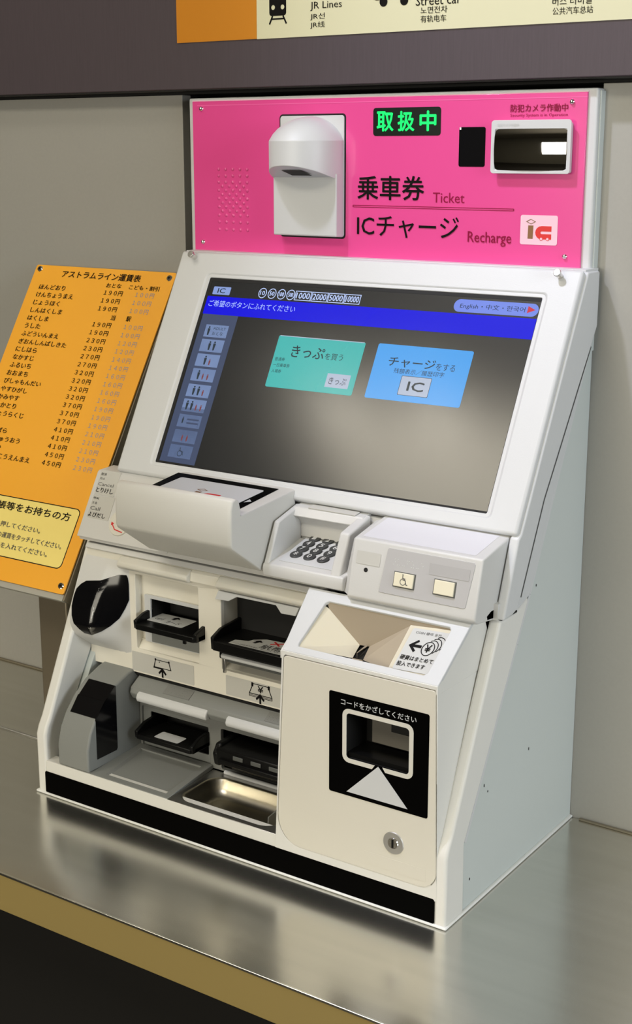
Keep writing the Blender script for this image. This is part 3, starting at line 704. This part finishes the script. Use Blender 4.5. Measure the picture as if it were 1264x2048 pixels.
emblem(TR0, .3300, .0270, .1000, .0820, pd, .0026, WHITE)
# keypad pod
KF = Fr((0, .12, .575), (1, 0, 0), (0, .100, .025))
kv = lambda y: (y - .12) / .100 * math.hypot(.1, .025)
pod = xprism('keypad_pod', [(.1120, .5480), (.1100, .5640), (.1130, .5730), (.2240, .6000), (.2240, .5480)], .5240, .7080, SHELL, tm, .0025, 3, label='recessed keypad pod')
SW = [(.225, .6680), (.150, .6480), (.116, .5740), (.114, .5640), (.225, .5640)]
xprism('pod_wall', SW, .5240, .5360, SHELL, pod, .0030, 3)
xprism('pod_wall', SW, .6760, .6980, SHELL, pod, .0040, 3)
xprism('pod_back', [(.2250, .6020), (.2250, .6300), (.2130, .6440), (.1980, .6500), (.2080, .6660), (.2400, .6700), (.2400, .6020)], .5300, .6900, SHELL, pod, .0020, 3)
kp = ext('keypad_plate', KF, rr(.5490, kv(.130), .6755, kv(.2235), .002), 0, .0012, WHITE, pod, bevel=.0003)
rows = [('1', '2', '3'), ('4', '5', '6'), ('7', '8', '9'), ('*', '0', '#')]
first = None
KEYM = mat('key_rubber', (.045, .048, .05), .4); KEYT = mat('key_print', (.75, .76, .76), .4)
for r_, y in enumerate((.2225, .2006, .1797, .1577)):
    for c_, x in enumerate((.5708, .6022, .6336)):
        c = KF.p(x, kv(y), .0010)
        if first is None:
            k_ = cyl('key', c, KF.n, .0130, .0032, KEYM, kp, .0118, 24, .0008); first = (k_, c)
        else:
            k_ = first[0].copy(); COL.objects.link(k_); k_.parent = kp; k_.location = (c - first[1]) * S
        o_ = txt(rows[r_][c_], KF, (x - .0042, kv(y) - .0065, x + .0042, kv(y) + .0065), KEYT, pod, .0046, bold=.02)
        if o_: o_.name = 'numeral'
pl_ = flat('clear_label', TOP2 := Fr((0, .1254, .6518), (1, 0, 0), (0, .1099, .0192)), [rr(.5640, .0835, .6720, .1020, .001)], STICKG, pod, .0020, th=.0019)
# right box with two square buttons
rb = xprism('button_box', [(.1001, .5450), (.1001, .5521), (.1254, .6518), (.2400, .6720), (.2400, .5300), (.1670, .5300), (.1120, .5370)], .7240, .9900, SHELL, tm, .0035, 3, label='button box beside the keypad')
loft('box_flank', [[(.7245, .104, .5460), (.7245, .1270, .6490), (.7245, .2300, .6660), (.7245, .2300, .5460)], [(.7020, .122, .5460), (.7080, .150, .6420), (.7080, .2300, .6600), (.7020, .2300, .5460)]], SHELL, rb, .001)
RBF = Fr((0, .1001, .5521), (1, 0, 0), (0, .0253, .0997))
RTF = TOP2
flat('top_label', RTF, [rr(.7360, .010, .9700, .1020, .003)], mat('cool_lit_label', (.76, .76, .80), .4), rb, .0006, 'blank top label with the cool top light in its lavender colour')  # lavender of the cool light on the box top put into the colour
cp = ext('button_plate', RBF, [(.7915, .0130), (.7960, .0125), (.9650, .0125), (.9690, .0150), (.9770, .0910), (.9740, .0948), (.8010, .0948), (.7985, .0920)], -.001, .0012, mat('button_plate_grey', (.50, .495, .50), .5), rb, bevel=.0005, label='grey button plate')
braille(RBF, .8060, .0615, .8830, .0818, cp, BRAP, STICK, 7, .0012)
flat('blank_label', RBF, [rr(.8880, .0610, .9690, .0816, .002)], mat('blank_label_grey', (.45, .445, .45), .4), cp, .0018, th=.0004)
YBTN = mat('ivory_button', (.85, .80, .62), .35)
for (x0, x1) in ((.8205, .8620), (.9030, .9445)):
    ext('button_well', RBF, rect(x0 - .0015, .0275, x1 + .0015, .0560), .0010, .0020, DGREY, cp)
    b_ = ext('square_button', RBF, rr(x0 + .0010, .0295, x1 - .0010, .0545, .001), .0010, .0055, YBTN, cp, bevel=.0012, label='ivory square button')
    if x0 < .9:
        cx, cv = .8410, .0400
        flat('wheelchair_symbol', RBF, [ring(cx, cv - .001, .0062, .0062, .0011), line_poly((cx - .001, cv + .0045), (cx - .0015, cv + .0100), .0014), circ(cx - .0015, cv + .0115, .0013, 10),
             line_poly((cx - .001, cv + .0055), (cx + .0045, cv + .0050), .0012), line_poly((cx - .001, cv + .003), (cx + .0045, cv + .002), .0012), line_poly((cx + .0045, cv + .002), (cx + .0075, cv - .0060), .0012), line_poly((cx + .0075, cv - .006), (cx + .0100, cv - .0052), .0012)], INKD, b_, .0060)
flat('blank_label', RBF, [rr(.7350, .0570, .7860, .0810, .002)], STICKG, rb, .0008)
cyl('microphone_hole', RBF.p(.7580, .0475, 0), RBF.n, .0042, .0006, BLACKM, rb, n=16)

# --- upper housing with screen
BF2 = Fr((0, .2333, .705), (1, 0, 0), (0, .1983, .3713))
zv = lambda z: (z - .705) * 1.13372
SX0, SX1, SV1 = .1525, .9369, .42094
bz = ext('screen_bezel', BF2, rect(.0560, zv(.6770), 1.0060, zv(1.1275)), -.030, 0, WHITE, tm, [rr(SX0 - .006, -.006, SX1 + .006, SV1 + .006, .010)], bevel=.006, seg=3, label='white screen bezel')
ext('bezel_step', BF2, rr(SX0 - .010, -.010, SX1 + .010, SV1 + .010, .012), -.012, -.0022, WHITE, bz, [rr(SX0, 0, SX1, SV1, .003)], bevel=.0012)
UP = [(.170, .5315), (.2050, .5325), (.2234, .5385), (.2340, .5556), (.3164, .7228), (.3972, .8396), (.5002, .9855), (.5225, 1.0200), (.5225, 1.1220), (.470, 1.1230), (.2300, .6770), (.2200, .6700)]
xprism('upper_flank', UP, .9920, 1.0110, WHITE, bz, .004, 3)
xprism('upper_flank', [(.2350, .6700), (.340, .7190), (.5225, .9840), (.5225, 1.1220), (.470, 1.1230), (.2300, .6770)], .0490, .0680, WHITE, bz, .004, 3)
xprism('bezel_back', [(.2600, .6700), (.5300, .9840), (.5300, 1.1200), (.4900, 1.1200)], .0600, .9950, BLACKM, bz)
box('bezel_top', (.0560, .4720, 1.1180), (1.0040, .5300, 1.1270), WHITE, bz, .001)
for (a, z) in ((.0975, 1.1150), (.9630, 1.1150)):
    c = BF2.p(a, zv(z) - .001, 0)
    sd = cyl('stud', c, BF2.n, .0055, .0150, CHROME, bz, n=20)
    cyl('stud_head', BF2.p(a, zv(z) - .001, .0145), BF2.n, .0075, .0050, STEELR, sd, .0072, 24, .0008)
scn = ext('touch_screen', BF2, rect(SX0 - .004, -.004, SX1 + .004, SV1 + .004), -.0120, -.0040, LCD, tm, label='lit touch screen')
D = -.0037
def ui(name, polys, m, d=D, parent=None): return flat(name, BF2, polys, m, parent or scn, d, th=.0002)
ui('lcd_border', [(rect(SX0 - .003, -.003, SX1 + .003, SV1 + .003), rect(SX0 + .0075, .0040, SX1 - .001, SV1 - .0075))], BLACKM, D + .0001)
ui('title_bar', [rect(.1600, .3380, .9360, .3790)], L_BLUE)
ui('side_strip', [rect(.1620, .0050, .2560, .3380)], L_SIDE)
ui('ic_button', [rr(.1700, .3835, .2160, .4015, .002)], L_ICB)
txt('IC', BF2, (.1830, .3868, .2030, .3978), L_DK, scn, D + .0005, bold=.03)
for i, (x, s) in enumerate(zip((.3013, .3258, .3500, .3735), ('10', '50', '100', '500'))):
    ui('coin_mark', [ring(x, .3935, .0105, .0115, .0016)], L_TXT, D + .0003)
    txt(s, BF2, (x - .0060, .3890, x + .0060, .3980), L_TXT, scn, D + .0003, bold=.02)
for x0, x1, s in ((.3845, .4250, '1000'), (.4262, .4655, '2000'), (.4667, .5055, '5000'), (.5067, .5445, '10000')):
    ui('note_mark', [(rect(x0, .3825, x1, .4035), rect(x0 + .0015, .3840, x1 - .0015, .4020))], L_TXT, D + .0003)
    txt(s, BF2, (x0 + .0035, .3865, x1 - .0035, .3995), L_TXT, scn, D + .0003, bold=.02)
txt('ご希望のボタンにふれてください', BF2, (.1690, .3555, .3950, .3700), L_MSG, scn, D + .0003, bold=.01)
ui('language_button', [rr(.7570, .3825, .9350, .4085, .0128, 6)], L_LIL)
txt('English・中文・한국어', BF2, (.7710, .3885, .9080, .4010), L_DK, scn, D + .0003)
ui('language_arrow', [[(.9130, .3890), (.9290, .3960), (.9130, .4030)]], L_RED, D + .0004)
vt = [.3146, .2814, .2482, .2150, .1795, .1461, .1114, .0774, .0440]
figs = ['A', 'AA', 'Ac', 'Acc', 'AAc', 'AAcc', 'x', 'cc', 'w']
def person(x, v, h, m):
    ui('figure', [circ(x, v + h * .90, h * .11, 10), [(x - h * .17, v + h * .76), (x + h * .17, v + h * .76), (x + h * .13, v + h * .38), (x + h * .09, v), (x - h * .09, v), (x - h * .13, v + h * .38)]], m, D + .0003)
for v, f in zip(vt, figs):
    ui('passenger_button', [rect(.1795, v - .0280, .2400, v)], L_BTN)
    if f == 'A':
        person(.1900, v - .0240, .020, L_FIG); txt('ADULT', BF2, (.2010, v - .0110, .2340, v - .0050), L_FIG, scn, D + .0003); txt('おとな', BF2, (.2010, v - .0230, .2300, v - .0150), L_FIG, scn, D + .0003)
    elif f == 'w': ui('wheelchair_symbol', [ring(.2090, v - .0180, .0065, .0065, .0012), line_poly((.2080, v - .012), (.2070, v - .005), .0016), line_poly((.208, v - .013), (.2150, v - .0135), .0014), line_poly((.215, v - .0135), (.2180, v - .022), .0014)], L_FIG, D + .0003)
    elif f == 'x': person(.1920, v - .020, .014, L_FIG); ui('name_bars', [rect(.2030, v - .0120, .2340, v - .0085), rect(.2030, v - .0200, .2340, v - .0165)], L_SIDE, D + .0003)
    else:
        n = len(f); xs = [.2100 + (i - (n - 1) / 2) * .0125 for i in range(n)]
        for x, ch in zip(xs, f): person(x, v - .0240, .020 if ch == 'A' else .013, L_FIG if ch == 'A' else L_FIGR)
ui('ticket_button', [rr(.3745, .1920, .5850, .3045, .004)], L_TEAL)
ui('ticket_button_edge', [[(.3775, .3045), (.5820, .3045), (.5820, .3030), (.3775, .3030)]], L_PALE, D + .0002)
txt('きっぷ', BF2, (.4160, .2600, .4960, .2850), L_DK, scn, D + .0003, bold=.012)
txt('を買う', BF2, (.4990, .2610, .5420, .2750), L_DK, scn, D + .0003)
txt('普通券', BF2, (.3800, .2490, .4050, .2570), L_DK, scn, D + .0003); txt('一日乗車券', BF2, (.3800, .2360, .4210, .2440), L_DK, scn, D + .0003); txt('入場券', BF2, (.3800, .2230, .4040, .2310), L_DK, scn, D + .0003)
ui('ticket_icon', [rect(.5170, .2045, .5720, .2335)], L_PALE, D + .0003)
txt('きっぷ', BF2, (.5240, .2110, .5650, .2260), L_DK, scn, D + .0006)
ui('charge_button', [rr(.6150, .1920, .8260, .3055, .004)], L_SKY)
txt('チャージ', BF2, (.6480, .2605, .7520, .2800), L_DK, scn, D + .0003, bold=.012)
txt('をする', BF2, (.7545, .2610, .7960, .2750), L_DK, scn, D + .0003)
txt('残額表示／履歴印字', BF2, (.6650, .2475, .7760, .2580), L_DK, scn, D + .0003)
ui('ic_icon', [rr(.6860, .2045, .7530, .2440, .002)], L_PALE, D + .0003)
ui('ic_icon_edge', [(rr(.6860, .2045, .7530, .2440, .002), rr(.6868, .2053, .7522, .2432, .002))], L_DK, D + .0005)
txt('IC', BF2, (.7040, .2145, .7400, .2330), L_DK, scn, D + .0006, bold=.03)

# --- header with pink panel
hd = box('header_housing', (.0430, .5080, 1.1200), (.9960, .6600, 1.4500), WHITE, tm, .004, seg=3, label='white header housing')
box('housing_side', (.9955, .5180, .9700), (.9990, .5700, 1.4460), CASE, hd, .001)
box('lower_back', (.0480, .5240, .9800), (.9960, .6400, 1.1210), BLACKM, hd)
pk = box('header_panel', (.0570, .5026, 1.1180), (.9780, .5082, 1.4430), PINK, tm, .0008, label='pink acrylic header panel')
box('panel_edge', (.0570, .5034, 1.4430), (.9780, .5078, 1.4450), PINKL, pk, label='light top edge of the pink panel')
PK = YF(.5026)
flat('pale_top_line', PK, [rect(.0700, 1.4335, .9780, 1.4350)], mat('paler_pink', (.95, .16, .45), .2), pk, .0004, 'pale line near the top edge')  # flat strip of lighter pink laid on the panel
for (a, b) in ((.0820, 1.4275), (.9490, 1.4262), (.0805, 1.1445), (.9470, 1.1468)):
    s = dome('screw', (a, .5026, b), (0, -1, 0), .0052, .0055, CHROME, pk, 16, 4)
txt('乗車券', PK, (.4850, 1.2440, .6400, 1.2905), INK, pk, .0008, bold=.016)
txt('Ticket', PK, (.6608, 1.2405, .7310, 1.2600), PINKE, pk, .0008)
flat('ruled_line', PK, [(rr(.4730, 1.2280, .8385, 1.2325, .001), rr(.4745, 1.2290, .8370, 1.2315, .0005))], PINKE, pk, .0008)
txt('ICチャージ', PK, (.4840, 1.1700, .7200, 1.2130), INK, pk, .0008, bold=.006)
txt('Recharge', PK, (.7405, 1.1605, .8345, 1.1875), PINKE, pk, .0008, bold=.004)
txt('防犯カメラ作動中', PK, (.8244, 1.4095, .9410, 1.4235), PINKE, pk, .0008, bold=.01)
txt('Security System is in Operation', PK, (.8244, 1.3995, .9412, 1.4065), PINKE, pk, .0008)
et = flat('emblem_tile', PK, [rr(.8531, 1.1665, .9300, 1.2215, .004)], PINKL, pk, .0007, 'pale pink tile with ticket emblem')
emblem(PK, .8531, 1.1665, .0769, .0550, et, .0011, PINKL)
# speaker dimples
DIM = mat('pink_dimple', (.82, .075, .29), .25, coat=.5)
r0_ = None; rws = []
for i in range(13):
    z = 1.3010 - (1.3010 - 1.1715) * [0, .105, .21, .275, .343, .41, .478, .545, .612, .68, .75, .86, .985][i]
    off5 = i in (3, 5, 7, 9)
    rws.append((z, [(.1265 + .0192 * (k + (.5 if off5 else 0))) for k in range(4 if off5 else 5)]))
for z, xs in rws:
    for x in xs:
        if r0_ is None: r0_ = dome('dimple', (x, .5026, z), (0, -1, 0), .0040, .0026, PINK, pk, 12, 3); c0 = (x, z)
        else:
            o = r0_.copy(); COL.objects.link(o); o.parent = pk; o.location = Vector((x - c0[0], 0, z - c0[1])) * S
# green status display
led = ext('status_display', PK, rr(.5205, 1.3682, .6750, 1.4222, .006), -.001, .0006, mat('led_black', (.004, .008, .006), .3), pk, label='black display with green characters')
for (a, b, s) in ((.5300, .5675, '取'), (.5785, .6155, '扱'), (.6285, .6645, '中')):
    txt(s, PK, (a, 1.3775, b, 1.4145), GREEN, led, .0012, bold=.03)
cw = ext('camera_window', PK, rr(.7160, 1.3095, .7728, 1.3835, .004), -.001, .0006, GLOSSB, pk, label='dark sensor window')
flat('sticker_corner', PK, [rect(.7170, 1.3785, .7205, 1.3830)], SEAL, cw, .001)
mr_ = ext('mirror_box', PK, rr(.8000, 1.2990, .9530, 1.3900, .004), 0, .0130, WHITE, pk, bevel=.001, label='security mirror box')
ext('mirror_rim', PK, rr(.7925, 1.2978, .9555, 1.3950, .006), .0115, .0150, WHITE, mr_, [rr(.8000, 1.3035, .9480, 1.3790, .003)], bevel=.001)
# convex mirror
bm = bmesh.new(); N = 16
V = [[bm.verts.new(PK.p(.8000 + .1480 * i / N, 1.3035 + .0755 * j / N, .0122 + .0090 * (1 - ((i / N * 2 - 1) ** 2 + (j / N * 2 - 1) ** 2) / 2))) for i in range(N + 1)] for j in range(N + 1)]
for j in range(N):
    for i in range(N): bm.faces.new((V[j][i], V[j][i + 1], V[j + 1][i + 1], V[j + 1][i]))
finish('mirror', bm, mat('mirror_glass', (.55, .55, .55), .03, 1.0), mr_, 80, 0, label='convex mirror')
txt('防犯カメラ作動中', PK, (.8060, 1.3830, .8500, 1.3890), STICK, mr_, .0156)
# camera hood
hb = ext('hood_base', PK, rr(.2934, 1.1665, .4520, 1.4095, .006), -.001, .0030, WHITE, pk, bevel=.001, label='white camera hood base')
hl = ext('hood_body', PK, rr(.2934, 1.1680, .4520, 1.2950, .003), .002, .0300, WHITE, hb, bevel=.004, seg=3)
ext('hood_shadow_gap', PK, rr(.2900, 1.1630, .4555, 1.4130, .008), -.0005, .0004, BLACKM, hb)
def hood_loop(z, k, front=1.0, n=24):
    cx, rx, ry = .3727, .0793 * k, .1000 * k * front
    pts = [(cx - rx * math.cos(math.pi * i / n), .5000 - ry * math.sin(math.pi * i / n) ** .9, z) for i in range(n + 1)]
    return pts
def hood_bottom(n=24):
    return [(x, y, 1.2840 + max(0, .4720 - y) * .36) for (x, y, z) in hood_loop(0, 1, 1.0, n)]
loops = [hood_bottom(), hood_loop(1.3590, 1), hood_loop(1.3610, .985)]
for t in (12, 25, 38, 50, 62, 74, 84): T0 = 24; loops.append(hood_loop(1.3620 + .0460 * (math.sin(math.radians(T0 + t * (90 - T0) / 90)) - math.sin(math.radians(T0))) / (1 - math.sin(math.radians(T0))), math.cos(math.radians(T0 + t * (90 - T0) / 90)) / math.cos(math.radians(T0)) * .985))
bm = bmesh.new(); V = [[bm.verts.new(p) for p in l] for l in loops]
for a, b in zip(V, V[1:]):
    for i in range(len(a)):
        j = (i + 1) % len(a); bm.faces.new((a[i], a[j], b[j], b[i]))
bm.faces.new(V[0][::-1]); bm.faces.new(V[-1]); bmesh.ops.recalc_face_normals(bm, faces=bm.faces)
finish('hood_dome', bm, WHITE, hb, 35, .0012, 2, label='rounded white camera hood')
HBF = Fr((0, .5000, 1.2860), (1, 0, 0), (0, -1, .22))
hn = -1
quads('hood_lens', [[(.3500, .4230, 1.2840 + .049 * .36 - .0008), (.4000, .4230, 1.2840 + .049 * .36 - .0008), (.4070, .4520, 1.2840 + .020 * .36 - .0008), (.3570, .4520, 1.2840 + .020 * .36 - .0008)]], BLACKM, hb, 'black lens window')

bpy.context.view_layer.update()
